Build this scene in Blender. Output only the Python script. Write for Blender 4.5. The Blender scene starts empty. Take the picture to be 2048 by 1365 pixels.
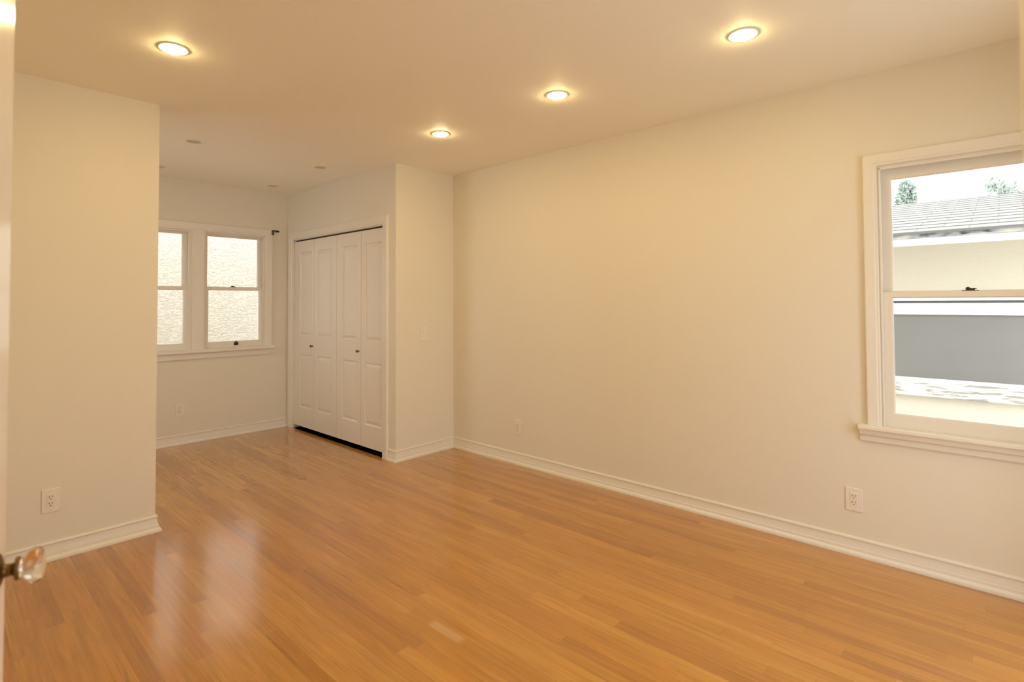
import bpy, bmesh, math, random
from mathutils import Vector, Matrix, noise as mnoise

scene = bpy.context.scene
COL = scene.collection
PI = math.pi

# ------------------------------------------------------------------ camera
CAM = Vector((-3.2541, -3.6272, 1.2892))
YAW, PITCH, ROLL, FPX = 0.8159, 0.0245, -0.0043, 1076.78
f = Vector((math.sin(YAW)*math.cos(PITCH), math.cos(YAW)*math.cos(PITCH), math.sin(PITCH)))
r = Vector((math.cos(YAW), -math.sin(YAW), 0))
u = r.cross(f)
r2 = r*math.cos(ROLL) + u*math.sin(ROLL)
u2 = -r*math.sin(ROLL) + u*math.cos(ROLL)
cd = bpy.data.cameras.new('camera')
cam = bpy.data.objects.new('camera', cd)
COL.objects.link(cam)
M = Matrix.Identity(4)
for i in range(3):
    M[i][0] = r2[i]; M[i][1] = u2[i]; M[i][2] = -f[i]; M[i][3] = CAM[i]
cam.matrix_world = M
cd.sensor_width = 36.0
cd.sensor_fit = 'HORIZONTAL'
cd.lens = 36.0*FPX/2048.0
cd.shift_x = 25.919/2048.0
cd.shift_y = -103.274/2048.0
cd.clip_start = 0.02
cd.clip_end = 200
cd.dof.use_dof = True
cd.dof.focus_distance = 4.6
cd.dof.aperture_fstop = 3.2
scene.camera = cam

# ------------------------------------------------------------------ view, world, daylight
vs = scene.view_settings
scene.display_settings.display_device = 'sRGB'
vs.view_transform = 'Standard'
vs.look = 'None'
vs.gamma = 1.0
vs.use_curve_mapping = False
vs.exposure = 0.0
SKY = 4.4                       # bright overcast sky
LAMP = 179.0                    # radiance of a lit downlight lens
LAMP_COL = (1.0, 0.755, 0.325)
world = bpy.data.worlds.new('world')
scene.world = world
world.use_nodes = True
wn = world.node_tree.nodes
bg = wn['Background']
bg.inputs['Color'].default_value = (0.97, 1.0, 1.05, 1)
bg.inputs['Strength'].default_value = SKY

H = 2.44
WS, D, P, Q = 0.630, 1.918, -0.086, 2.347      # end wall width, alcove depth, partition plane, partition end
XL, YN = -3.40, -4.00                          # left wall, near wall
HB = 0.0916

# ------------------------------------------------------------------ materials
def srgb(c):
    return tuple((v/12.92 if v <= 0.04045 else ((v+0.055)/1.055)**2.4) for v in (x/255 for x in c))

def mat(name, col, rough=0.5, metal=0.0, bump=0.0, bscale=200.0, spec=0.5, var=0.0, vscale=3.0, **kw):
    m = bpy.data.materials.new(name)
    m.use_nodes = True
    nt = m.node_tree
    b = nt.nodes['Principled BSDF']
    b.inputs['Base Color'].default_value = (*col, 1)
    b.inputs['Roughness'].default_value = rough
    b.inputs['Metallic'].default_value = metal
    b.inputs['Specular IOR Level'].default_value = spec
    for k, v in kw.items():
        b.inputs[k.replace('_', ' ')].default_value = v
    if bump or var:
        tc = nt.nodes.new('ShaderNodeTexCoord')
    if bump:
        n = nt.nodes.new('ShaderNodeTexNoise')
        n.inputs['Scale'].default_value = bscale
        n.inputs['Detail'].default_value = 3
        bp = nt.nodes.new('ShaderNodeBump')
        bp.inputs['Strength'].default_value = bump
        bp.inputs['Distance'].default_value = 0.002
        nt.links.new(tc.outputs['Object'], n.inputs['Vector'])
        nt.links.new(n.outputs['Fac'], bp.inputs['Height'])
        nt.links.new(bp.outputs['Normal'], b.inputs['Normal'])
    if var:
        n = nt.nodes.new('ShaderNodeTexNoise')
        n.inputs['Scale'].default_value = vscale
        n.inputs['Detail'].default_value = 4
        mx = nt.nodes.new('ShaderNodeMix')
        mx.data_type = 'RGBA'
        mx.inputs[6].default_value = (*[max(0, c*(1-var)) for c in col], 1)
        mx.inputs[7].default_value = (*[min(1, c*(1+var)) for c in col], 1)
        nt.links.new(tc.outputs['Object'], n.inputs['Vector'])
        nt.links.new(n.outputs['Fac'], mx.inputs[0])
        nt.links.new(mx.outputs[2], b.inputs['Base Color'])
    return m

M_wall = mat('wall_paint', (0.780, 0.740, 0.640), 0.55, bump=0.08, bscale=420, spec=0.3)
M_ceil = mat('ceiling_paint', (0.925, 0.90, 0.79), 0.6, bump=0.06, bscale=420, spec=0.3)
M_trim = mat('trim_paint', (0.80, 0.765, 0.69), 0.32, bump=0.03, bscale=90)
M_door = mat('closet_door_paint', (0.81, 0.77, 0.69), 0.4, bump=0.05, bscale=150)
M_gloss = mat('gloss_door_paint', (0.86, 0.80, 0.71), 0.17)
M_plate = mat('plate_plastic', (0.82, 0.77, 0.68), 0.3)
M_plate2 = mat('receptacle_plastic', (0.80, 0.75, 0.66), 0.35)
M_slot = mat('slot_dark', (0.035, 0.022, 0.012), 0.6)
M_bronze = mat('dark_bronze', (0.045, 0.03, 0.02), 0.35, metal=0.7)
M_lock = mat('sash_lock_bronze', (0.06, 0.042, 0.03), 0.4, metal=0.6)
M_brass = mat('aged_brass', (0.20, 0.115, 0.045), 0.35, metal=0.9)
M_nickel = mat('knob_dark_metal', (0.20, 0.14, 0.08), 0.16, metal=1.0)
M_track = mat('dark_track', (0.03, 0.02, 0.012), 0.7)
M_screw = mat('plate_screw', (0.72, 0.66, 0.56), 0.35)
M_ring = mat('downlight_trim_white', (0.86, 0.82, 0.74), 0.35)
M_baffle = mat('baffle_white', (0.66, 0.60, 0.48), 0.45)
M_bulb = mat('bulb_frosted', (0.60, 0.54, 0.42), 0.3)
M_stucco_frame = mat('outside_white_paint', (0.88, 0.87, 0.83), 0.5, var=0.03)

def mat_glass(name):
    m = bpy.data.materials.new(name)
    m.use_nodes = True
    nt = m.node_tree
    for n in list(nt.nodes):
        nt.nodes.remove(n)
    o = nt.nodes.new('ShaderNodeOutputMaterial')
    t = nt.nodes.new('ShaderNodeBsdfTransparent')
    t.inputs['Color'].default_value = (0.97, 0.98, 0.97, 1)
    g = nt.nodes.new('ShaderNodeBsdfGlossy')
    g.inputs['Roughness'].default_value = 0.02
    fr = nt.nodes.new('ShaderNodeFresnel')
    fr.inputs['IOR'].default_value = 1.25
    mx = nt.nodes.new('ShaderNodeMixShader')
    nt.links.new(fr.outputs[0], mx.inputs[0])
    nt.links.new(t.outputs[0], mx.inputs[1])
    nt.links.new(g.outputs[0], mx.inputs[2])
    nt.links.new(mx.outputs[0], o.inputs['Surface'])
    return m
M_glass = mat_glass('window_glass')
M_crystal = mat('crystal_glass', (1.0, 0.97, 0.92), 0.02, Transmission_Weight=1.0, IOR=1.5)

def mat_emit(name, col, s):
    m = bpy.data.materials.new(name)
    m.use_nodes = True
    nt = m.node_tree
    b = nt.nodes['Principled BSDF']
    b.inputs['Base Color'].default_value = (0.9, 0.9, 0.88, 1)
    b.inputs['Emission Color'].default_value = (*col, 1)
    b.inputs['Emission Strength'].default_value = s
    return m
M_lens = mat_emit('lit_lens', LAMP_COL, LAMP)

def N(nt, t, **kw):
    n = nt.nodes.new(t)
    for k, v in kw.items():
        setattr(n, k, v)
    return n

def mathn(nt, op, a, b=None):
    n = nt.nodes.new('ShaderNodeMath')
    n.operation = op
    for i, x in enumerate((a, b)):
        if x is None:
            continue
        if isinstance(x, (int, float)):
            n.inputs[i].default_value = x
        else:
            nt.links.new(x, n.inputs[i])
    return n.outputs[0]

def mat_floor():
    m = bpy.data.materials.new('oak_strip_floor')
    m.use_nodes = True
    nt = m.node_tree
    L = nt.links.new
    b = nt.nodes['Principled BSDF']
    tc = N(nt, 'ShaderNodeTexCoord')
    sp = N(nt, 'ShaderNodeSeparateXYZ')
    L(tc.outputs['Object'], sp.inputs[0])
    X, Y = sp.outputs['X'], sp.outputs['Y']
    w = 0.057
    xs = mathn(nt, 'DIVIDE', X, w)
    row = mathn(nt, 'FLOOR', xs)
    fx = mathn(nt, 'SUBTRACT', xs, row)
    wr = N(nt, 'ShaderNodeTexWhiteNoise', noise_dimensions='1D')
    L(row, wr.inputs['W'])
    wr2 = N(nt, 'ShaderNodeTexWhiteNoise', noise_dimensions='1D')
    L(mathn(nt, 'ADD', row, 371.3), wr2.inputs['W'])
    ln = mathn(nt, 'ADD', mathn(nt, 'MULTIPLY', wr2.outputs[0], 0.9), 0.75)     # strip length of the row
    ys = mathn(nt, 'ADD', mathn(nt, 'DIVIDE', Y, ln), mathn(nt, 'MULTIPLY', wr.outputs[0], 17.0))
    seg = mathn(nt, 'FLOOR', ys)
    fy = mathn(nt, 'SUBTRACT', ys, seg)
    cb = N(nt, 'ShaderNodeCombineXYZ')
    L(row, cb.inputs[0]); L(seg, cb.inputs[1])
    wn_ = N(nt, 'ShaderNodeTexWhiteNoise', noise_dimensions='3D')
    L(cb.outputs[0], wn_.inputs['Vector'])
    rnd = wn_.outputs['Value']
    # board colour
    cr = N(nt, 'ShaderNodeValToRGB')
    e = cr.color_ramp.elements
    e[0].position = 0.0; e[0].color = (*srgb(FL[0]), 1)
    e[1].position = 1.0; e[1].color = (*srgb(FL[3]), 1)
    k = e.new(0.3); k.color = (*srgb(FL[1]), 1)
    k = e.new(0.75); k.color = (*srgb(FL[2]), 1)
    L(rnd, cr.inputs[0])
    # grain: noise stretched along the boards, shifted per board
    off = mathn(nt, 'MULTIPLY', rnd, 43.0)
    def grain(sx, sy, det, dist, rough=0.6):
        c = N(nt, 'ShaderNodeCombineXYZ')
        L(mathn(nt, 'ADD', mathn(nt, 'MULTIPLY', X, sx), off), c.inputs[0])
        L(mathn(nt, 'MULTIPLY', Y, sy), c.inputs[1])
        L(off, c.inputs[2])
        n = N(nt, 'ShaderNodeTexNoise')
        n.inputs['Scale'].default_value = 1
        n.inputs['Detail'].default_value = det
        n.inputs['Roughness'].default_value = rough
        n.inputs['Distortion'].default_value = dist
        L(c.outputs[0], n.inputs['Vector'])
        return n.outputs['Fac']
    g1 = grain(120, 3.0, 4, 0.6)
    g2 = grain(22, 1.6, 3, 1.2)
    g3 = grain(55, 1.8, 4, 0.9, 0.65)
    def ramp(v, a, b_, c0, c1):
        q = N(nt, 'ShaderNodeMapRange')
        q.inputs['From Min'].default_value = a; q.inputs['From Max'].default_value = b_
        q.inputs['To Min'].default_value = c0; q.inputs['To Max'].default_value = c1
        L(v, q.inputs['Value'])
        return q.outputs[0]
    k1 = ramp(g1, 0.3, 0.7, 0.86, 1.10)
    k2 = ramp(g2, 0.3, 0.7, 0.86, 1.12)
    k3 = ramp(g3, 0.57, 0.74, 1.0, 0.70)        # dark flecks and cathedral streaks
    # seams
    ex = mathn(nt, 'MINIMUM', fx, mathn(nt, 'SUBTRACT', 1.0, fx))
    ey = mathn(nt, 'MULTIPLY', mathn(nt, 'MINIMUM', fy, mathn(nt, 'SUBTRACT', 1.0, fy)), ln)
    sx_ = ramp(ex, 0.0, 0.022, 0.74, 1.0)
    sy_ = ramp(ey, 0.0, 0.0016, 0.74, 1.0)
    tot = mathn(nt, 'MULTIPLY', mathn(nt, 'MULTIPLY', k1, k2), mathn(nt, 'MULTIPLY', k3, mathn(nt, 'MULTIPLY', sx_, sy_)))
    mx = N(nt, 'ShaderNodeVectorMath', operation='SCALE')
    L(cr.outputs[0], mx.inputs[0]); L(tot, mx.inputs['Scale'])
    # one paler soft-edged patch lying along a board
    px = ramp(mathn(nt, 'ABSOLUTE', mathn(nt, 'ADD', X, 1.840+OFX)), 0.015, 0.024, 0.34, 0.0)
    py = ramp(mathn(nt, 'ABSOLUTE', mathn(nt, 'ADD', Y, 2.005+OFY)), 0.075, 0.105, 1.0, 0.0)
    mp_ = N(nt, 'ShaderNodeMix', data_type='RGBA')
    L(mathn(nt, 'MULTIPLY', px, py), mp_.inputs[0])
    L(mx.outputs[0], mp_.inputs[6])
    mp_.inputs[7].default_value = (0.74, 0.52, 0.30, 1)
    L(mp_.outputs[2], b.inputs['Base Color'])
    L(ramp(g2, 0.3, 0.7, 0.17, 0.27), b.inputs['Roughness'])
    b.inputs['Specular IOR Level'].default_value = 0.4
    b.inputs['Coat Weight'].default_value = 0.9
    b.inputs['Coat IOR'].default_value = 1.5
    L(ramp(g2, 0.3, 0.7, 0.11, 0.18), b.inputs['Coat Roughness'])
    bp = N(nt, 'ShaderNodeBump')
    bp.inputs['Strength'].default_value = 0.05
    bp.inputs['Distance'].default_value = 0.001
    L(sx_, bp.inputs['Height'])
    L(bp.outputs['Normal'], b.inputs['Normal'])
    return m
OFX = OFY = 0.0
FL = [(168, 113, 43), (184, 126, 47), (188, 131, 51), (196, 142, 60)]
M_floor = mat_floor()

def mat_stucco(name, col, scale, strength, dist):
    m = bpy.data.materials.new(name)
    m.use_nodes = True
    nt = m.node_tree
    L = nt.links.new
    b = nt.nodes['Principled BSDF']
    b.inputs['Roughness'].default_value = 0.9
    b.inputs['Specular IOR Level'].default_value = 0.15
    b.inputs['Base Color'].default_value = (*col, 1)
    tc = N(nt, 'ShaderNodeTexCoord')
    mp = N(nt, 'ShaderNodeMapping')
    mp.inputs['Scale'].default_value = (1, 1, 1.9)
    L(tc.outputs['Object'], mp.inputs[0])
    n1 = N(nt, 'ShaderNodeTexNoise')
    n1.inputs['Scale'].default_value = scale
    n1.inputs['Detail'].default_value = 4
    n1.inputs['Distortion'].default_value = 1.4
    v = N(nt, 'ShaderNodeValToRGB')
    v.color_ramp.elements[0].position = 0.44
    v.color_ramp.elements[1].position = 0.58
    bp = N(nt, 'ShaderNodeBump')
    bp.inputs['Strength'].default_value = strength
    bp.inputs['Distance'].default_value = dist
    L(mp.outputs[0], n1.inputs['Vector'])
    L(n1.outputs['Fac'], v.inputs[0])
    L(v.outputs[0], bp.inputs['Height'])
    L(bp.outputs['Normal'], b.inputs['Normal'])
    return m
M_stucco_a = mat_stucco('rough_cream_stucco', (0.60, 0.54, 0.455), 16, 0.60, 0.02)
M_stucco_n = mat_stucco('smooth_cream_stucco', (0.57, 0.52, 0.43), 30, 0.2, 0.006)

# ------------------------------------------------------------------ mesh helpers
class MB:
    def __init__(self):
        self.bm = bmesh.new()
    def box(self, a, b, bev=0.0, seg=2, T=None):
        lo = [min(a[i], b[i]) for i in range(3)]
        hi = [max(a[i], b[i]) for i in range(3)]
        t = bmesh.new()
        vs_ = [t.verts.new((hi[0] if i & 1 else lo[0], hi[1] if i & 2 else lo[1], hi[2] if i & 4 else lo[2])) for i in range(8)]
        for q in ((0, 2, 3, 1), (4, 5, 7, 6), (0, 1, 5, 4), (2, 6, 7, 3), (0, 4, 6, 2), (1, 3, 7, 5)):
            t.faces.new([vs_[i] for i in q])
        if bev:
            bmesh.ops.bevel(t, geom=list(t.edges), offset=bev, segments=seg, affect='EDGES', profile=0.5)
        self.merge(t, T)
        return self
    def merge(self, t, T=None):
        t.verts.index_update()
        mp = {}
        for v in t.verts:
            mp[v.index] = self.bm.verts.new(T(*v.co) if T else v.co)
        for fc in t.faces:
            try:
                nf = self.bm.faces.new([mp[v.index] for v in fc.verts])
                nf.smooth = fc.smooth
            except ValueError:
                pass
        t.free()
    def rings(self, rings, caps=True, closed=True, smooth=False):
        """loft through lists of points; each ring closed (closed) or an open strip"""
        R_ = [[self.bm.verts.new(p) for p in ring] for ring in rings]
        n = len(R_[0])
        for a, b in zip(R_, R_[1:]):
            for i in range(n if closed else n-1):
                j = (i+1) % n
                fc = self.bm.faces.new([a[i], a[j], b[j], b[i]])
                fc.smooth = smooth
        if caps and closed:
            self.bm.faces.new(R_[0][::-1])
            self.bm.faces.new(R_[-1])
        return self
    def lathe(self, prof, seg=32, axis=None, smooth=True, closed_prof=False):
        """prof: (radius, height) pairs, turned about z then carried by axis(x, y, z)"""
        t = bmesh.new()
        rows = []
        for rad, h in prof:
            if rad < 1e-6:
                rows.append([t.verts.new((0, 0, h))])
            else:
                rows.append([t.verts.new((rad*math.cos(2*PI*i/seg), rad*math.sin(2*PI*i/seg), h)) for i in range(seg)])
        pairs = list(zip(rows, rows[1:]))
        if closed_prof:
            pairs.append((rows[-1], rows[0]))
        for a, b in pairs:
            for i in range(seg):
                j = (i+1) % seg
                q = [a[i % len(a)], a[j % len(a)], b[j % len(b)], b[i % len(b)]]
                q = [v for k, v in enumerate(q) if v not in q[:k]]
                if len(q) >= 3:
                    fc = t.faces.new(q)
                    fc.smooth = smooth
        bmesh.ops.recalc_face_normals(t, faces=list(t.faces))
        self.merge(t, axis)
        return self
    def build(self, name, m, parent=None, origin=(0, 0, 0), kind=None):
        bmesh.ops.recalc_face_normals(self.bm, faces=list(self.bm.faces))
        o3 = Vector(origin)
        for v in self.bm.verts:
            v.co -= o3
        me = bpy.data.meshes.new(name)
        self.bm.to_mesh(me)
        self.bm.free()
        me.materials.append(m)
        o = bpy.data.objects.new(name, me)
        COL.objects.link(o)
        if parent is not None:
            o.parent = parent
        else:
            o.location = o3
        if kind:
            o['kind'] = kind
        return o

def sweep(mb, path, prof, to3, smooth=False):
    """sweep the closed profile (a = offset to the left of the path, b = second height) along a mitred open path"""
    n = len(path)
    pts = [Vector(p) for p in path]
    mit = []
    for i in range(n):
        d0 = (pts[i]-pts[i-1]).normalized() if i > 0 else None
        d1 = (pts[i+1]-pts[i]).normalized() if i < n-1 else None
        n0 = Vector((-d0.y, d0.x)) if d0 else None
        n1 = Vector((-d1.y, d1.x)) if d1 else None
        if n0 is None: mvec = n1
        elif n1 is None: mvec = n0
        else:
            s = n0+n1
            mvec = s/(s.dot(n0))
        mit.append(mvec)
    rings = []
    for p, m_ in zip(pts, mit):
        rings.append([to3(p.x+a*m_.x, p.y+a*m_.y, b) for a, b in prof])
    mb.rings(rings)

def tag(o, label, cat, group=None, kind=None):
    o['label'] = label
    o['category'] = cat
    if group: o['group'] = group
    if kind: o['kind'] = kind
    return o

def empty(name, loc, rz=0.0):
    o = bpy.data.objects.new(name, None)
    o.empty_display_size = 0.05
    o.location = loc
    o.rotation_euler = (0, 0, rz)
    COL.objects.link(o)
    return o

def copy_tree(o, parent=None):
    c = o.copy()
    COL.objects.link(c)
    if parent is not None:
        c.parent = parent
    for ch in [x for x in COL.objects if x.parent == o]:
        copy_tree(ch, c)
    return c

def structure(o, label, cat):
    return tag(o, label, cat, kind='structure')

# ------------------------------------------------------------------ room shell
XH = -4.75          # far side of the hall behind the open door
W2 = dict(u0=-1.445, u1=-0.872, z0=0.845, z1=1.985)         # alcove window beside the closet
W3 = dict(u0=-2.150, u1=-1.566, z0=0.845, z1=1.985)         # alcove window by the partition
WA = dict(u0=0.55, u1=1.40, z0=0.80, z1=2.05)                # unseen opening added in the alcove side for daylight
WN = [dict(u0=-2.30, u1=-1.65, z0=0.06, z1=2.08), dict(u0=-0.92, u1=-0.44, z0=0.06, z1=2.08)]      # plain unseen openings behind the camera, added to let daylight in
W1 = dict(u0=3.162, u1=3.858, z0=0.655, z1=1.965)           # right wall window, u = -y

b = MB()
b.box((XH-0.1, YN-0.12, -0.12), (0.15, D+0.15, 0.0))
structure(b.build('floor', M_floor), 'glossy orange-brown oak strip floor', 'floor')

LIT = [(-0.862, -2.826), (-0.876, -1.837), (-0.877, -0.851), (-2.510, -0.921)]
UNLIT = [(-1.974, 0.536), (-0.988, 0.570), (-0.953, 1.565), (-1.945, 1.510)]
HIDDEN_LIT = [(-2.51, -1.88), (-2.51, -2.84)]
def ceiling():
    mb = MB()
    bm = mb.bm
    edges = []
    def loop(pts):
        v = [bm.verts.new(p) for p in pts]
        es = [bm.edges.new((v[i], v[(i+1) % len(v)])) for i in range(len(v))]
        return v, es
    x0, x1, y0, y1 = XH-0.1, 0.15, YN-0.12, D+0.15
    ov, oe = loop([(x0, y0, H), (x1, y0, H), (x1, y1, H), (x0, y1, H)])
    edges += oe
    wells = []
    for (cx, cy) in LIT+UNLIT:
        cv, ce = loop([(cx+0.054*math.cos(2*PI*i/32), cy+0.054*math.sin(2*PI*i/32), H) for i in range(32)])
        edges += ce
        wells.append((cv, cx, cy))
    bmesh.ops.triangle_fill(bm, use_beauty=True, use_dissolve=False, edges=edges)
    # drop any triangles that filled a hole
    kill = []
    for fc in bm.faces:
        c = fc.calc_center_median()
        for (cx, cy) in LIT+UNLIT:
            if (c.x-cx)**2+(c.y-cy)**2 < 0.05**2 and all((v.co.x-cx)**2+(v.co.y-cy)**2 < 0.056**2 for v in fc.verts):
                kill.append(fc)
    bmesh.ops.delete(bm, geom=list(set(kill)), context='FACES_ONLY')
    for cv, cx, cy in wells:
        top = [bm.verts.new((v.co.x, v.co.y, H+0.085)) for v in cv]
        for i in range(32):
            j = (i+1) % 32
            bm.faces.new([cv[i], cv[j], top[j], top[i]])
        bm.faces.new(top)
    t = [bm.verts.new((v.co.x, v.co.y, H+0.12)) for v in ov]
    for i in range(4):
        j = (i+1) % 4
        bm.faces.new([ov[i], ov[j], t[j], t[i]])
    bm.faces.new(t)
    return mb.build('ceiling', M_ceil)
structure(ceiling(), 'flat cream painted ceiling with recessed downlights', 'ceiling')

def wall_with_holes(mb, T, u0, u1, t, holes, z1=H):
    us = sorted({u0, u1, *[h['u0'] for h in holes], *[h['u1'] for h in holes]})
    for a, c in zip(us, us[1:]):
        h = [q for q in holes if q['u0'] <= a and q['u1'] >= c]
        if h:
            mb.box((a, 0, 0), (c, t, h[0]['z0']), T=T)
            mb.box((a, 0, h[0]['z1']), (c, t, z1), T=T)
        else:
            mb.box((a, 0, 0), (c, t, z1), T=T)

T_right = lambda uu, w, z: Vector((w, -uu, z))
T_back = lambda uu, w, z: Vector((uu, D+w, z))
T_closet = lambda uu, w, z: Vector((-WS+w, -uu, z))

b = MB(); wall_with_holes(b, T_right, -D, -YN, 0.15, [W1])
structure(b.build('wall_right', M_wall), 'long cream wall on the right with the large window', 'wall')
b = MB(); wall_with_holes(b, T_back, XL-0.12, 0.0, 0.15, [W3, W2])
structure(b.build('wall_back', M_wall), 'cream back wall of the alcove with two windows', 'wall')
b = MB(); wall_with_holes(b, T_closet, -D, 0.0, 0.10, [dict(u0=-1.80, u1=-0.165, z0=0.0, z1=1.955)])
structure(b.build('wall_closet', M_wall), 'cream wall around the white bifold closet', 'wall')
b = MB(); b.box((-WS+0.10, 0, 0), (0, 0.10, H))
structure(b.build('wall_end', M_wall), 'short cream wall between closet and long right wall', 'wall')
b = MB(); b.box((XL, P, 0), (-Q, P+0.12, H))
structure(b.build('wall_partition', M_wall), 'cream partition wall on the left in front of the alcove', 'wall')
b = MB(); wall_with_holes(b, lambda uu, w, z: Vector((XL-w, uu, z)), P, D+0.15, 0.12, [WA])
structure(b.build('wall_alcove', M_wall), 'side wall of the alcove hidden behind the partition', 'wall')
b = MB()
b.box((XL-0.12, -3.16, 0), (XL, P, H)); b.box((XL-0.12, -3.16, 2.06), (XL, YN, H)); 
structure(b.build('wall_left', M_wall), 'cream wall behind the open door', 'wall')
b = MB(); wall_with_holes(b, lambda uu, w, z: Vector((uu, YN-w, z)), XH, 0.0, 0.12, WN)
structure(b.build('wall_near', M_wall), 'cream wall behind the camera', 'wall')
b = MB(); b.box((XH-0.1, YN, 0), (XH, P+0.12, H)); b.box((XH, -2.6, 0), (XL-0.12, -2.5, H))
structure(b.build('wall_hall', M_wall), 'hall wall seen only through the open doorway', 'wall')
# blurred casing that closes the frame at the top right
b = MB(); b.box((-2.72, YN, 0), (-2.595, -3.6405, H), bev=0.006)
structure(b.build('trim_1', M_trim), 'blurred door casing at the top right edge of the view', 'trim')

# ------------------------------------------------------------------ baseboards
BP = [(0, HB), (0.005, HB), (0.0095, HB-0.003), (0.0115, HB-0.008), (0.0105, HB-0.013), (0.0075, HB-0.016), (0.0085, 0.060), (0.0105, 0.045),
      (0.0110, 0.040), (0.0145, 0.038), (0.0150, 0.033), (0.0150, 0.024), (0.0185, 0.0225), (0.0235, 0.019), (0.0270, 0.013), (0.028, 0.006), (0.028, 0.0), (0, 0)]
flat3 = lambda x, y, z: Vector((x, y, z))
def base(name, path, label):
    mb = MB()
    sweep(mb, path, BP, flat3)
    return structure(mb.build(name, M_trim), label, 'baseboard')
base('baseboard_right', [(0, YN), (0, 0)], 'white moulded baseboard along the long right wall')
base('baseboard_end', [(0, 0), (-WS, 0), (-WS, 0.097)], 'white moulded baseboard around the short wall beside the closet')
base('baseboard_back', [(-WS, D), (XL, D)], 'white moulded baseboard under the alcove windows')
base('baseboard_left', [(-Q, P+0.12), (-Q, P), (XL, P)], 'white moulded baseboard along the left partition wall')

# ------------------------------------------------------------------ windows
CP = [(0, 0), (0, 0.012), (0.004, 0.016), (0.012, 0.016), (0.016, 0.019), (0.050, 0.021), (0.058, 0.021), (0.062, 0.017), (0.065, 0.012), (0.065, 0)]
def scale_prof(prof, w):
    k = w/prof[-1][0]
    return [(a*k, h) for a, h in prof]

def ring_frame(mb, T, outer, inner, w0, w1, ch=0.006):
    """rectangular sash frame with an inner chamfer on both faces: outer/inner = (u0, u1, z0, z1)"""
    def rect(q, d, w):
        return [T(q[0]-d, w, q[2]-d), T(q[1]+d, w, q[2]-d), T(q[1]+d, w, q[3]+d), T(q[0]-d, w, q[3]+d)]
    seq = [rect(outer, 0, w0), rect(inner, ch, w0), rect(inner, 0, w0+ch), rect(inner, 0, w1-ch), rect(inner, ch, w1), rect(outer, 0, w1)]
    rows = [[mb.bm.verts.new(p) for p in s] for s in seq]
    for a, c in zip(rows, rows[1:]+rows[:1]):
        for i in range(4):
            j = (i+1) % 4
            mb.bm.faces.new([a[i], a[j], c[j], c[i]])

def window_unit(name, T, op, glass_up, glass_lo, root, lock_u, lift, org, thick=0.15):
    """frame, two sliding sashes with panes, lock and lift; all meshes made in world space and stored relative to org"""
    u0, u1, z0, z1 = op['u0'], op['u1'], op['z0'], op['z1']
    su0, su1 = u0+0.012, u1-0.012
    mb = MB()
    mb.box((u0, 0.0, z0), (su0, thick, z1), T=T); mb.box((su1, 0.0, z0), (u1, thick, z1), T=T)
    mb.box((su0, 0.0, z1-0.012), (su1, thick, z1), T=T); mb.box((su0, 0.0, z0), (su1, thick+0.03, z0+0.012), T=T)
    # inner stops
    mb.box((su0, -0.004, z0+0.012), (su0+0.009, 0.012, z1-0.012), bev=0.002, T=T)
    mb.box((su1-0.009, -0.004, z0+0.012), (su1, 0.012, z1-0.012), bev=0.002, T=T)
    mb.box((su0, -0.004, z1-0.021), (su1, 0.012, z1-0.012), bev=0.002, T=T)
    # outer stops
    mb.box((su0, 0.082, z0+0.012), (su0+0.012, 0.10, z1-0.012), T=T)
    mb.box((su1-0.012, 0.082, z0+0.012), (su1, 0.10, z1-0.012), T=T)
    mb.build('window_frame', M_trim, root, org)
    zm = glass_up[2]
    # upper sash (outside track)
    mb = MB(); ring_frame(mb, T, (su0, su1, glass_lo[3]+0.004, z1-0.012), glass_up, 0.048, 0.080)
    s = mb.build('upper_sash', M_trim, root, org)
    g = glass_up
    MB().box((g[0], 0.062, g[2]), (g[1], 0.066, g[3]), T=T).build('pane', M_glass, s, org)
    # lower sash (inside track)
    mb = MB(); ring_frame(mb, T, (su0+0.001, su1-0.001, z0+0.013, zm-0.004), glass_lo, 0.013, 0.045)
    s = mb.build('lower_sash', M_trim, root, org)
    g = glass_lo
    MB().box((g[0], 0.027, g[2]), (g[1], 0.031, g[3]), T=T).build('pane', M_glass, s, org)
    # lock on the meeting rail
    mb = MB()
    zt = zm-0.004
    mb.box((lock_u-0.030, 0.016, zt), (lock_u+0.030, 0.040, zt+0.004), bev=0.0015, T=T)
    mb.rings([[T(lock_u+0.016*math.cos(a*PI/8), 0.028+0.011*math.sin(a*PI/8), zt+hh) for a in range(16)] for hh in (0.002, 0.010)])
    mb.rings([[T(lock_u-0.008+dx, 0.026+dy*0.6, zt+hh) for dx, dy in ((-s_, -0.008), (s_, -0.008), (s_, 0.008), (-s_, 0.008))] for s_, hh in ((0.010, 0.009), (0.007, 0.015), (0.004, 0.018))])
    mb.rings([[T(lock_u-0.004+dx, 0.020+dy, zt+hh) for dx, dy in ((-0.012, -0.003), (0.020, -0.003), (0.026, 0.003), (-0.012, 0.003))] for hh in (0.008, 0.013)])
    mb.build('sash_lock', M_lock, s, org)
    if lift:
        mb = MB()
        lu, lz = lift
        mb.box((lu-0.020, 0.007, lz-0.016), (lu+0.020, 0.013, lz+0.012), bev=0.002, T=T)
        mb.box((lu-0.017, -0.006, lz+0.004), (lu+0.017, 0.010, lz+0.011), bev=0.002, T=T)
        mb.box((lu-0.009, 0.004, lz+0.010), (lu-0.002, 0.012, lz+0.023), bev=0.002, T=T)
        mb.box((lu+0.002, 0.004, lz+0.010), (lu+0.009, 0.012, lz+0.023), bev=0.002, T=T)
        mb.build('sash_lift', M_bronze, s, org)

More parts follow.
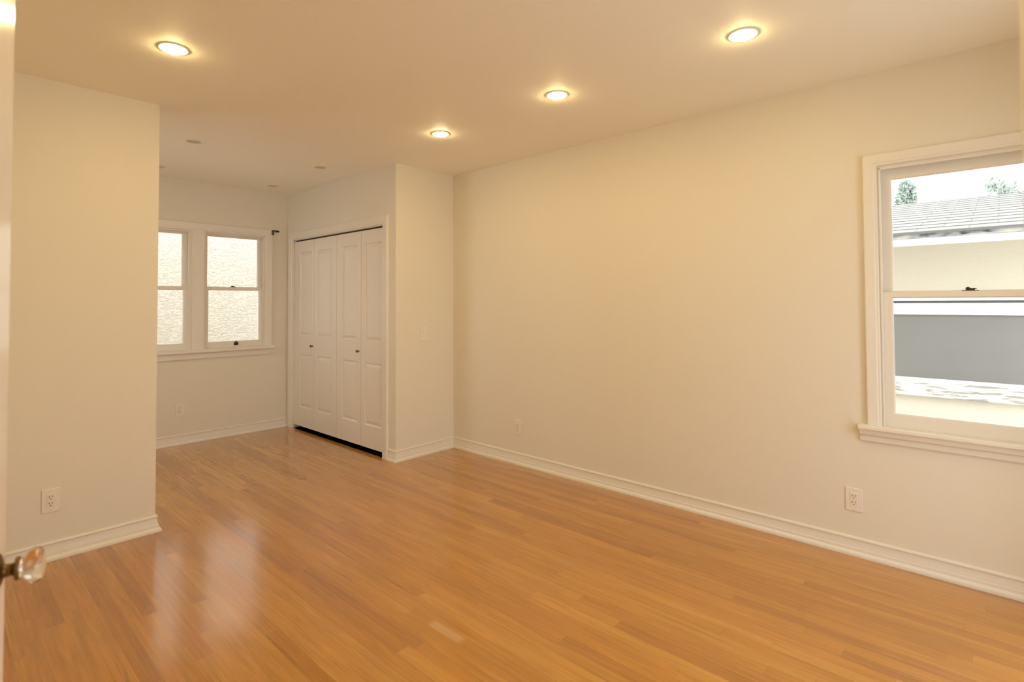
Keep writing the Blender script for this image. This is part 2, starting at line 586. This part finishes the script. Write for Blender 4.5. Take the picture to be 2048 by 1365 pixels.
def casing_path(mb, T, u0, u1, z0, z1, w):
    # path runs up the left side, across and down the right so that "left of the path" is outside the opening
    path = [(u0, z0), (u0, z1), (u1, z1), (u1, z0)]
    sweep(mb, path, scale_prof(CP, w), lambda a, c, h: T(a, -h, c))

# --- window 1: right wall
org = T_right(3.51, 0, 0.66)
win1 = empty('window_1', org)
structure(win1, 'large white double-hung window in the long right wall', 'window')
window_unit('window_1', T_right, W1, (3.220, 3.800, 1.338, 1.897), (3.221, 3.799, 0.735, 1.302), win1, 3.51, None, org)
mb = MB(); casing_path(mb, T_right, 3.170, 3.850, 0.669, 1.963, 0.063)
mb.build('casing', M_trim, win1, org)
mb = MB()
mb.box((3.072, -0.050, 0.649), (3.948, 0.014, 0.670), bev=0.005, seg=3, T=T_right)
mb.build('window_stool', M_trim, win1, org)
AP = [(0, 0), (0, 0.010), (0.006, 0.014), (0.030, 0.014), (0.034, 0.018), (0.038, 0.030), (0.052, 0.034), (0.064, 0.034), (0.064, 0)]
mb = MB()
sweep(mb, [(3.078, 0.585), (3.942, 0.585)], AP, lambda a, c, h: T_right(a, -h, c))
mb.build('apron', M_trim, win1, org)

# --- windows 2 and 3: alcove, with a shared casing, stool and apron
for nm, op, gx, lift, lab in (('window_2', W2, (-1.410, -0.928), True, 'white double-hung alcove window beside the closet, metal lift on its lower rail'),
                              ('window_3', W3, (-2.102, -1.625), False, 'white double-hung alcove window half hidden by the partition wall')):
    c = (op['u0']+op['u1'])/2
    org = T_back(c, 0, 0.86)
    wr = empty(nm, org)
    structure(wr, lab, 'window')
    lk = -1.178 if nm == 'window_2' else -1.862
    window_unit(nm, T_back, op, (gx[0], gx[1], 1.455, 1.944), (gx[0]+0.004, gx[1]+0.004, 0.922, 1.420), wr, lk, (-1.150, 0.895) if lift else None, org)
org = T_back(-1.5, 0, 0.86)
tr = empty('trim_2', org)
structure(tr, 'white casing, sill and apron that join the two alcove windows', 'trim')
mb = MB(); casing_path(mb, T_back, -2.140, -0.880, 0.860, 1.978, 0.080)
mb.build('casing', M_trim, tr, org)
mb = MB(); mb.box((-1.558, -0.017, 0.860), (-1.452, 0.0, 1.985), bev=0.003, T=T_back)
mb.build('mullion_casing', M_trim, tr, org)
mb = MB(); mb.box((-2.240, -0.050, 0.830), (-0.785, 0.014, 0.862), bev=0.006, seg=3, T=T_back)
mb.build('window_stool', M_trim, tr, org)
# apron with a rounded lower corner
mb = MB()
pts = [(-2.205, 0.830), (-2.205, 0.806)] + [(-2.180-0.025*math.cos(a), 0.800-0.025*math.sin(a)) for a in [i*PI/12 for i in range(1, 7)]]
pts += [(-0.845+0.030*math.sin(a), 0.800-0.025*math.cos(a)) for a in [i*PI/12 for i in range(0, 6)]] + [(-0.808, 0.812), (-0.800, 0.830)]
mb.rings([[T_back(a, -w, c) for a, c in pts] for w in (0.0, 0.016, 0.019)])
mb.build('apron', M_trim, tr, org)

# bracket left over from a curtain rod
mb = MB()
T = T_back
for a in (-0.812, -0.798):
    mb.box((a-0.0035, -0.027, 2.000), (a+0.0035, -0.020, 2.046), T=T)
mb.box((-0.8155, -0.027, 1.999), (-0.7945, -0.020, 2.006), T=T)
mb.box((-0.8155, -0.045, 2.038), (-0.756, -0.020, 2.048), bev=0.002, T=T)
mb.box((-0.780, -0.060, 2.028), (-0.752, -0.028, 2.045), bev=0.003, T=T)
br = mb.build('curtain_bracket', M_bronze, None, T_back(-0.80, -0.02, 2.0))
tag(br, 'small black curtain rod bracket at the top right corner of the alcove window casing', 'bracket')

# ------------------------------------------------------------------ closet: casing and bifold doors
T = T_closet
org = T(-0.98, 0, 0)
tc_ = empty('trim_3', org)
structure(tc_, 'white casing and head jamb around the closet opening', 'trim')
mb = MB(); casing_path(mb, T, -1.802, -0.171, 0.0, 1.953, 0.076)
mb.build('casing', M_trim, tc_, org)
mb = MB()
mb.box((-1.80, 0, 0), (-1.79, 0.10, 1.955), T=T); mb.box((-0.175, 0, 0), (-0.165, 0.10, 1.955), T=T); mb.box((-1.79, 0, 1.945), (-0.175, 0.10, 1.955), T=T)
mb.build('jamb', M_trim, tc_, org)
mb = MB(); mb.box((-1.785, 0.030, 1.936), (-0.18, 0.06, 1.945), T=T)
mb.build('door_track', M_track, tc_, org)

def leaf_mesh(ua, ub, z0, z1, panels, w0, w1):
    """moulded door leaf: panels are (u0, u1, z0, z1) raised fields on the front face"""
    mb = MB()
    bm = mb.bm
    us = sorted({ua, ub, *[q[0] for q in panels], *[q[1] for q in panels]})
    zs = sorted({z0, z1, *[q[2] for q in panels], *[q[3] for q in panels]})
    V = {}
    def vert(uu, zz, w):
        k = (round(uu, 5), round(zz, 5), round(w, 5))
        if k not in V:
            V[k] = bm.verts.new(T(uu, w, zz))
        return V[k]
    for a, c in zip(us, us[1:]):
        for e, g in zip(zs, zs[1:]):
            if any(q[0] <= a and q[1] >= c and q[2] <= e and q[3] >= g for q in panels):
                continue
            bm.faces.new([vert(a, e, w0), vert(c, e, w0), vert(c, g, w0), vert(a, g, w0)])
    for q in panels:
        rows = []
        for ins, dep in ((0, 0), (0.012, 0.0105), (0.015, 0.0108), (0.038, 0.0020), (0.042, 0.0012)):
            rows.append([vert(q[0]+ins, q[2]+ins, w0+dep), vert(q[1]-ins, q[2]+ins, w0+dep), vert(q[1]-ins, q[3]-ins, w0+dep), vert(q[0]+ins, q[3]-ins, w0+dep)])
        for a, c in zip(rows, rows[1:]):
            for i in range(4):
                j = (i+1) % 4
                bm.faces.new([a[i], a[j], c[j], c[i]])
        bm.faces.new(rows[-1])
    # back and edges
    B = [bm.verts.new(T(uu, w1, zz)) for uu, zz in ((ua, z0), (ub, z0), (ub, z1), (ua, z1))]
    bm.faces.new(B)
    def edge(pts, b0, b1):
        bm.faces.new([vert(*p, w0) for p in pts]+[b1, b0])
    edge([(uu, z0) for uu in us], B[0], B[1])
    edge([(uu, z1) for uu in us], B[3], B[2])
    edge([(ua, zz) for zz in zs], B[0], B[3])
    edge([(ub, zz) for zz in zs], B[1], B[2])
    return mb

LEAVES = [(-1.787, -1.374, -1.672, -1.427), (-1.370, -0.945, -1.316, -1.038), (-0.941, -0.533, -0.849, -0.587), (-0.529, -0.178, -0.475, -0.216)]
DOORLAB = ['white bifold closet door, pair nearer the alcove windows', 'white bifold closet door, pair nearer the long right wall']
for k in range(2):
    a, c = LEAVES[2*k], LEAVES[2*k+1]
    org = T((a[0]+c[1])/2, 0.02, 0.037)
    dr = empty('door_%d' % (k+1), org)
    structure(dr, DOORLAB[k], 'door')
    for q in (a, c):
        mb = leaf_mesh(q[0], q[1], 0.037, 1.930, [(q[2], q[3], 0.229, 0.773), (q[2], q[3], 0.957, 1.815)], 0.012, 0.045)
        lf = mb.build('door_leaf', M_door, dr, org)
        if (k == 0 and q is a) or (k == 1 and q is a):
            ku = -1.402 if k == 0 else -0.566
            kz = 0.864
            ax = lambda x, y, z, ku=ku, kz=kz: T(ku+x, 0.012-z, kz+y)
            mb = MB()
            mb.lathe([(0, 0), (0.008, 0), (0.009, 0.002), (0.0055, 0.005), (0.005, 0.010), (0.010, 0.015), (0.0135, 0.020), (0.0125, 0.025), (0.007, 0.0285), (0, 0.029)], 20, ax)
            mb.build('knob', M_nickel, lf, org)

# ------------------------------------------------------------------ open room door with glass knob
yd = math.radians(4.50)
E2 = Vector((CAM.x+1.2*math.tan(yd), CAM.y+1.2))
ph = math.radians(13.9)
dd = Vector((math.sin(ph), math.cos(ph)))          # from hinge to latch edge
nn = Vector((dd.y, -dd.x))                         # face seen by the camera
Hn = E2-0.78*dd
def T_door(a, w, z):                               # a from hinge, w behind the face
    p = Hn+a*dd-w*nn
    return Vector((p.x, p.y, z))
org = T_door(0, 0.02, 0)
d3 = empty('door_3', org)
structure(d3, 'open white door seen edge-on at the left, with a glass knob', 'door')
mb = MB(); mb.box((0, 0, 0.010), (0.78, 0.040, 2.040), bev=0.003, T=T_door)
mb.build('door_leaf', M_gloss, d3, org)
KZ = 0.876
kax = lambda x, y, z: T_door(0.78-0.06+x, -z, KZ+y)
mb = MB(); mb.lathe([(0, 0), (0.026, 0), (0.0265, 0.003), (0.020, 0.006), (0.011, 0.008), (0.0095, 0.012), (0.0095, 0.020), (0.012, 0.021), (0.0175, 0.0225), (0.0175, 0.0265), (0.014, 0.028), (0, 0.028)], 32, kax)
kb = mb.build('knob_shank', M_brass, d3, org)
mb = MB(); mb.lathe([(0, 0.0262), (0.0135, 0.0262), (0.0150, 0.030), (0.0165, 0.034), (0.0215, 0.0365), (0.0255, 0.041), (0.0268, 0.046), (0.0255, 0.0515), (0.0208, 0.0558), (0.012, 0.0580), (0, 0.0585)], 32, kax, smooth=True)
mb.build('glass_knob', M_crystal, d3, org)
# hinges on the far jamb side
for hz in (0.25, 1.80):
    mb = MB(); mb.lathe([(0, hz), (0.006, hz), (0.006, hz+0.09), (0, hz+0.09)], 12, lambda x, y, z: T_door(-0.006, 0, z)+Vector((x, y, 0)))
    mb.build('hinge', M_brass, d3, org)

# ------------------------------------------------------------------ outlets and switch
def make_outlet():
    rt = empty('wall_outlet', (0, 0, 0))
    MB().box((-0.0365, -0.006, -0.0585), (0.0365, 0.0, 0.0585), bev=0.0025, seg=3).build('cover_plate', M_plate, rt)
    mb = MB()
    mb.box((-0.0165, -0.0078, -0.0335), (0.0165, -0.003, 0.0335), bev=0.0015)
    rc = mb.build('receptacle', M_plate2, rt)
    for s in (1, -1):
        cz = 0.0165*s
        mb = MB()
        for x, hh in ((-0.0065, 0.0045), (0.0065, 0.0035)):
            mb.box((x-0.0013, -0.0082, cz+0.004-hh), (x+0.0013, -0.0070, cz+0.004+hh))
        mb.lathe([(0, 0), (0.0026, 0), (0.0026, 0.0012), (0, 0.0012)], 12, lambda x, y, z: Vector((x, -0.0070-z, cz-0.0075+y)))
        mb.build('socket_slots', M_slot, rc)
    for s in (1, -1):
        mb = MB(); mb.lathe([(0, 0), (0.003, 0), (0.0026, 0.001), (0, 0.0012)], 12, lambda x, y, z: Vector((x, -0.006-z, 0.048*s+y)))
        mb.build('screw', M_screw, rt)
    return rt
OUT = [((-2.8095, P, 0.2975), 0.0, 'cream double wall outlet low on the left partition wall'),
       ((-1.649, D, 0.315), 0.0, 'cream double wall outlet under the alcove windows'),
       ((0.0, -0.768, 0.292), -PI/2, 'cream double wall outlet on the right wall near the far corner'),
       ((0.0, -3.044, 0.2785), -PI/2, 'cream double wall outlet on the right wall below the large window')]
proto = make_outlet()
for i, (loc, rz, lab) in enumerate(OUT):
    o = proto if i == 0 else copy_tree(proto)
    o.location = loc
    o.rotation_euler = (0, 0, rz)
    tag(o, lab, 'outlet', 'wall outlets around the room')
sw = empty('light_switch', (-0.3455, 0.0, 1.0275))
tag(sw, 'cream rocker light switch on the short wall beside the closet', 'switch')
MB().box((-0.0355, -0.006, -0.0585), (0.0355, 0.0, 0.0585), bev=0.0025, seg=3).build('cover_plate', M_plate, sw)
mb = MB()
mb.rings([[(x, y, z) for y, z in ((-0.004, -0.0335), (-0.0062, -0.0335), (-0.0075, 0.0), (-0.0105, 0.0335), (-0.004, 0.0335))] for x in (-0.0165, 0.0165)])
mb.build('rocker', M_plate2, sw)

# ------------------------------------------------------------------ recessed downlights
def ring_profile(ro, ri):
    return [(ri, 0.010), (ri, -0.002), (ri+0.003, -0.0045), (ro-0.004, -0.0045), (ro-0.001, -0.003), (ro, 0.0), (ro-0.002, 0.0005), (ri+0.004, 0.0005), (ri+0.003, 0.010)]
def make_lit():
    rt = empty('recessed_light', (0, 0, H))
    MB().lathe(ring_profile(0.061, 0.0475), 64, closed_prof=True, smooth=False).build('trim_ring', M_ring, rt)
    mb = MB()
    R0 = 0.047
    prof = [(0.0, 0.004), (R0, 0.004)] + [(R0*math.cos(a), -0.0045-0.0125*math.sin(a)) for a in [i*PI/16 for i in range(0, 9)]]
    prof[-1] = (0.0, prof[-1][1])
    mb.lathe(prof, 48)
    mb.build('lens', M_lens, rt)
    return rt
lab_lit = ['lit ceiling downlight nearest the right wall window', 'lit ceiling downlight in the middle of the row along the right wall',
           'lit ceiling downlight nearest the far corner of the right wall', 'lit ceiling downlight in front of the left partition wall']
proto = make_lit()
for i, (x, y) in enumerate(LIT):
    o = proto if i == 0 else copy_tree(proto)
    o.location = (x, y, H)
    tag(o, lab_lit[i], 'ceiling light', 'lit recessed downlights')
def make_unlit():
    rt = empty('recessed_light', (0, 0, H))
    MB().lathe(ring_profile(0.061, 0.046), 64, closed_prof=True, smooth=False).build('trim_ring', M_ring, rt)
    mb = MB(); mb.lathe([(0.0455, -0.001), (0.0425, 0.010), (0.039, 0.024), (0.0, 0.024), (0, 0.030), (0.041, 0.030), (0.0455, 0.002)], 40, smooth=False)
    mb.build('baffle', M_baffle, rt)
    mb = MB(); mb.lathe([(0, 0.0235), (0.036, 0.0235), (0.036, 0.014), (0.032, 0.0085), (0.020, 0.005), (0, 0.004)], 32)
    mb.build('bulb', M_bulb, rt)
    return rt
lab_un = ['unlit ceiling downlight in the alcove nearest the partition and the room', 'unlit ceiling downlight in the alcove nearest the closet front',
          'unlit ceiling downlight in the alcove corner above the closet and windows', 'unlit ceiling downlight in the alcove half cut off by the partition edge']
proto = make_unlit()
for i, (x, y) in enumerate(UNLIT):
    o = proto if i == 0 else copy_tree(proto)
    o.location = (x, y, H)
    tag(o, lab_un[i], 'ceiling light', 'unlit recessed downlights')
# unseen lamps added for brightness: two along the left row, hall, hidden alcove side
for i, (x, y) in enumerate(HIDDEN_LIT+[(-4.1, -3.4), (-2.95, 0.95)]):
    ld = bpy.data.lights.new('unseen_fill_lamp', 'AREA')
    ld.shape = 'DISK'
    ld.size = 0.094
    ld.energy = LAMP*PI*PI*0.047**2
    ld.color = LAMP_COL
    lo = bpy.data.objects.new('unseen_fill_lamp', ld)
    lo.location = (x, y, H-0.004)
    COL.objects.link(lo)

# ------------------------------------------------------------------ outdoors
# ground between the houses
mb = MB(); mb.box((-14, -16, -0.6), (26, 16, -0.45))
structure(mb.build('floor_outside', mat('concrete_ground', (0.72, 0.71, 0.68), 0.9, bump=0.3, bscale=60, var=0.1)), 'pale ground between the houses', 'ground')

# rough stucco house behind the alcove
mb = MB(); mb.box((-7.0, D+1.75, -0.45), (1.2, D+2.0, 3.3))
tag(mb.build('stucco_wall', M_stucco_a, None, (-2.9, D+1.75, -0.45)), 'rough cream stucco wall of a building outside the alcove windows', 'wall')

# neighbouring house beyond the right window
NX = 2.30
org = (NX, -3.6, -0.45)
nh = empty('neighboring_house', org)
tag(nh, 'pale stucco house with shingle roof outside the right wall window', 'house')
NW = dict(y0=-7.0, y1=-2.2, z0=0.62, z1=1.255)
mb = MB()
for (ya, yb, za, zb) in ((-9.0, 6.5, -0.45, 0.62), (-9.0, -6.6, 0.62, 1.255), (-2.0, 6.5, 0.62, 1.255), (-9.0, 6.5, 1.255, 1.90)):
    mb.box((NX, ya, za), (NX+0.2, yb, zb))
mb.build('house_wall', M_stucco_n, nh, org)
# soffit and fascia
def mat_fascia():
    m = mat('weathered_fascia', (0.86, 0.84, 0.78), 0.7)
    nt = m.node_tree
    L = nt.links.new
    b_ = nt.nodes['Principled BSDF']
    tc = N(nt, 'ShaderNodeTexCoord')
    mp = N(nt, 'ShaderNodeMapping'); mp.inputs['Scale'].default_value = (1, 3.2, 9)
    L(tc.outputs['Object'], mp.inputs[0])
    n = N(nt, 'ShaderNodeTexNoise'); n.inputs['Scale'].default_value = 2.2; n.inputs['Detail'].default_value = 6
    L(mp.outputs[0], n.inputs['Vector'])
    cr = N(nt, 'ShaderNodeValToRGB')
    e = cr.color_ramp.elements
    e[0].position = 0.36; e[0].color = (0.02, 0.02, 0.035, 1)
    e[1].position = 0.60; e[1].color = (0.55, 0.53, 0.47, 1)
    k = e.new(0.45); k.color = (0.30, 0.31, 0.33, 1)
    L(n.outputs['Fac'], cr.inputs[0])
    L(cr.outputs[0], b_.inputs['Base Color'])
    return m
mb = MB()
mb.box((1.76, -9.0, 1.752), (1.79, 6.5, 1.795))
fo = mb.build('fascia', mat_fascia(), nh, org)
MB().box((1.742, -9.0, 1.7855), (1.762, 6.5, 1.7955)).build('drip_edge', mat('dark_drip_edge', (0.03, 0.03, 0.045), 0.7), fo, org)
mb = MB(); mb.box((1.79, -9.0, 1.745), (NX+0.02, 6.5, 1.765)); mb.box((1.768, -9.0, 1.70), (1.80, 6.5, 1.752), bev=0.004)
mb.build('soffit', M_stucco_frame, nh, org)
def mat_shingle():
    m = mat('pale_shingles', (0.62, 0.60, 0.55), 0.9)
    nt = m.node_tree
    L = nt.links.new
    b_ = nt.nodes['Principled BSDF']
    tc = N(nt, 'ShaderNodeTexCoord')
    sp = N(nt, 'ShaderNodeSeparateXYZ'); L(tc.outputs['Object'], sp.inputs[0])
    cb = N(nt, 'ShaderNodeCombineXYZ'); L(sp.outputs['Y'], cb.inputs[0]); L(mathn(nt, 'ADD', sp.outputs['X'], 0.565), cb.inputs[1])
    br_ = N(nt, 'ShaderNodeTexBrick')
    br_.inputs['Scale'].default_value = 1.0
    br_.inputs['Brick Width'].default_value = 0.30
    br_.inputs['Row Height'].default_value = 0.1973
    br_.offset_frequency = 2
    br_.inputs['Mortar Size'].default_value = 0.006
    br_.inputs['Mortar Smooth'].default_value = 0.2
    br_.inputs['Color1'].default_value = (0.215, 0.205, 0.180, 1)
    br_.inputs['Color2'].default_value = (0.228, 0.218, 0.190, 1)
    br_.inputs['Mortar'].default_value = (0.14, 0.135, 0.125, 1)
    L(cb.outputs[0], br_.inputs['Vector'])
    L(br_.outputs['Color'], b_.inputs['Base Color'])
    return m
mb = MB()
# sloped roof slab: eave at x 1.73, ridge at x 4.3
rows, sl = 13, (2.385-1.797)/(4.3-1.735)
prof = []
for i in range(rows):                      # overlapping courses, each butt edge a small step
    xa, xb = 1.735+(4.3-1.735)*i/rows, 1.735+(4.3-1.735)*(i+1)/rows
    prof += [(xa, 1.797+sl*(xa-1.735)+0.0015), (xb, 1.797+sl*(xb-1.735)-0.003)]
prof += [(4.3, 2.385), (4.3, 2.35), (1.735, 1.780)]
mb.rings([[Vector((x, y, z)) for x, z in prof] for y in (-9.0, 6.5)])
mb.rings([[Vector((4.3, y, 2.385)), Vector((6.9, y, 1.80)), Vector((6.9, y, 1.77)), Vector((4.3, y, 2.36))] for y in (-9.0, 6.5)])
mb.build('roof', mat_shingle(), nh, org)
# its window: head trim, dark strip below it, frame, grey screen, peeling sill
fr = MB()
fr.box((NX-0.045, -6.7, 1.290), (NX+0.02, -1.9, 1.335), bev=0.004)
fr.box((NX-0.025, -6.7, 1.192), (NX+0.05, -1.9, 1.274), bev=0.004)
fr.box((NX-0.025, -2.06, 0.66), (NX+0.05, -1.9, 1.192), bev=0.004)
fr.box((NX-0.025, -6.7, 0.66), (NX+0.05, -6.55, 1.192), bev=0.004)
fr.box((NX-0.012, -6.6, 0.632), (NX+0.05, -2.0, 0.662), bev=0.004)
fr.box((NX-0.02, -6.6, 1.178), (NX+0.03, -2.0, 1.194))
wf = fr.build('window_frame', M_stucco_frame, nh, org)
MB().box((NX-0.04, -6.7, 1.273), (NX+0.03, -1.9, 1.2905)).build('dark_strip', mat('strip_dark_grey', (0.06, 0.065, 0.075), 0.6), wf, org)
MB().box((NX+0.006, -6.6, 0.655), (NX+0.012, -2.0, 1.185)).build('screen', mat('grey_insect_screen', (0.178, 0.172, 0.162), 0.5, var=0.16, vscale=2.4), wf, org)
def mat_peel():
    m = mat('peeling_paint', (0.86, 0.84, 0.78), 0.8)
    nt = m.node_tree
    L = nt.links.new
    b_ = nt.nodes['Principled BSDF']
    tc = N(nt, 'ShaderNodeTexCoord')
    mp = N(nt, 'ShaderNodeMapping'); mp.inputs['Scale'].default_value = (1, 2.2, 14)
    L(tc.outputs['Object'], mp.inputs[0])
    n = N(nt, 'ShaderNodeTexNoise'); n.inputs['Scale'].default_value = 3.0; n.inputs['Detail'].default_value = 6; n.inputs['Distortion'].default_value = 1.0
    L(mp.outputs[0], n.inputs['Vector'])
    cr = N(nt, 'ShaderNodeValToRGB')
    e = cr.color_ramp.elements
    e[0].position = 0.40; e[0].color = (0.30, 0.27, 0.24, 1)
    e[1].position = 0.50; e[1].color = (0.60, 0.585, 0.53, 1)
    L(n.outputs['Fac'], cr.inputs[0])
    L(cr.outputs[0], b_.inputs['Base Color'])
    return m
MB().box((NX-0.05, -6.7, 0.520), (NX+0.05, -1.9, 0.634), bev=0.006).build('window_sill', mat_peel(), wf, org)

# trees behind the neighbouring roof
M_leaf = mat('haze_pale_foliage', (0.43, 0.49, 0.43), 0.8, var=0.25, vscale=6)  # leaf colour lightened to stand in for haze and overexposure
M_bark = mat('bark', (0.16, 0.11, 0.07), 0.9)
def leafy(rnd, centre_fn, n, size, mb):
    for _ in range(n):
        p, out = centre_fn(rnd)
        a = rnd.uniform(0, 2*PI)
        t = Vector((math.cos(a), math.sin(a), rnd.uniform(-0.5, 1.0))).normalized()
        s = out.cross(t)
        if s.length < 1e-3:
            continue
        s.normalize()
        L_ = size*rnd.uniform(0.6, 1.3)
        q = [p-s*L_*0.35, p+t*L_*0.5-s*0.1*L_, p+t*L_, p+t*L_*0.5+s*L_*0.35]
        mb.bm.faces.new([mb.bm.verts.new(x) for x in q])
# cypress
rnd = random.Random(4)
CX, CY = 9.0, -2.285
def cyp(rn):
    h = rn.random()**0.8
    z = 0.2+h*3.25
    R_ = 0.36*(1-h)**0.75+0.035+0.03*math.sin(9*h)
    a = rn.uniform(0, 2*PI)
    q = R_*rn.uniform(0.55, 1.0)
    out = Vector((math.cos(a), math.sin(a), 0.4))
    return Vector((CX+q*math.cos(a)+0.05*h, CY+q*math.sin(a)-0.06*h*h, z)), out
org = (CX, CY, -0.45)
ct = empty('cypress_tree', org)
tag(ct, 'narrow conical cypress rising behind the neighbouring roof', 'tree')
mb = MB(); leafy(rnd, cyp, 9500, 0.095, mb)
mb.lathe([(0, 0.1)]+[((0.36*(1-h)**0.75+0.03*math.sin(9*h))*0.8+0.01, 0.2+h*3.2) for h in [i/20 for i in range(20)]]+[(0, 3.4)], 14, lambda x, y, z: Vector((CX+x+0.05*(z-0.2)/3.25, CY+y-0.06*((z-0.2)/3.25)**2, z)), smooth=False)
mb.build('foliage', M_leaf, ct, org)
MB().lathe([(0, -0.45), (0.10, -0.45), (0.07, 1.2), (0.02, 3.0), (0, 3.1)], 10, lambda x, y, z: Vector((CX+x, CY+y, z))).build('trunk', M_bark, ct, org)
# low spreading tree further right
TX, TY = 10.0, -4.15
blobs = [(-0.15, 0.62, 3.35, 0.16), (0.1, 0.42, 3.22, 0.20), (0, 0.2, 3.08, 0.24), (0.1, -0.1, 3.05, 0.26), (0, -0.5, 3.0, 0.25), (0.1, 0.0, 2.8, 0.35), (0, -0.9, 3.1, 0.3)]
def spread(rn):
    bx, by, bz, br_ = blobs[rn.randrange(len(blobs))]
    v = Vector((rn.gauss(0, 1), rn.gauss(0, 1), rn.gauss(0, 0.7))).normalized()
    return Vector((TX+bx, TY+by, bz))+v*br_*rn.uniform(0.5, 1.0), v
org = (TX, TY, -0.45)
st = empty('spreading_tree', org)
tag(st, 'pale spreading tree top showing above the neighbouring roof at the right edge', 'tree')
mb = MB(); leafy(rnd, spread, 1500, 0.10, mb)
mb.build('foliage', M_leaf, st, org)
mb = MB()
mb.lathe([(0, -0.45), (0.12, -0.45), (0.09, 1.5), (0.07, 2.9), (0, 2.95)], 10, lambda x, y, z: Vector((TX+x, TY+y, z)))
for bx, by, bz, br_ in blobs:
    p0, p1 = Vector((TX, TY, 2.3)), Vector((TX+bx, TY+by, bz))
    mb.rings([[p0+Vector((0.03*math.cos(a), 0.03*math.sin(a), 0)) for a in (0, 2.1, 4.2)], [p1+Vector((0.01*math.cos(a), 0.01*math.sin(a), 0)) for a in (0, 2.1, 4.2)]])
mb.build('trunk', M_bark, st, org)

scene.cycles.use_denoising = True
scene.cycles.max_bounces = 14
scene.cycles.diffuse_bounces = 8
scene.cycles.transparent_max_bounces = 16
scene.cycles.sample_clamp_indirect = 8.0
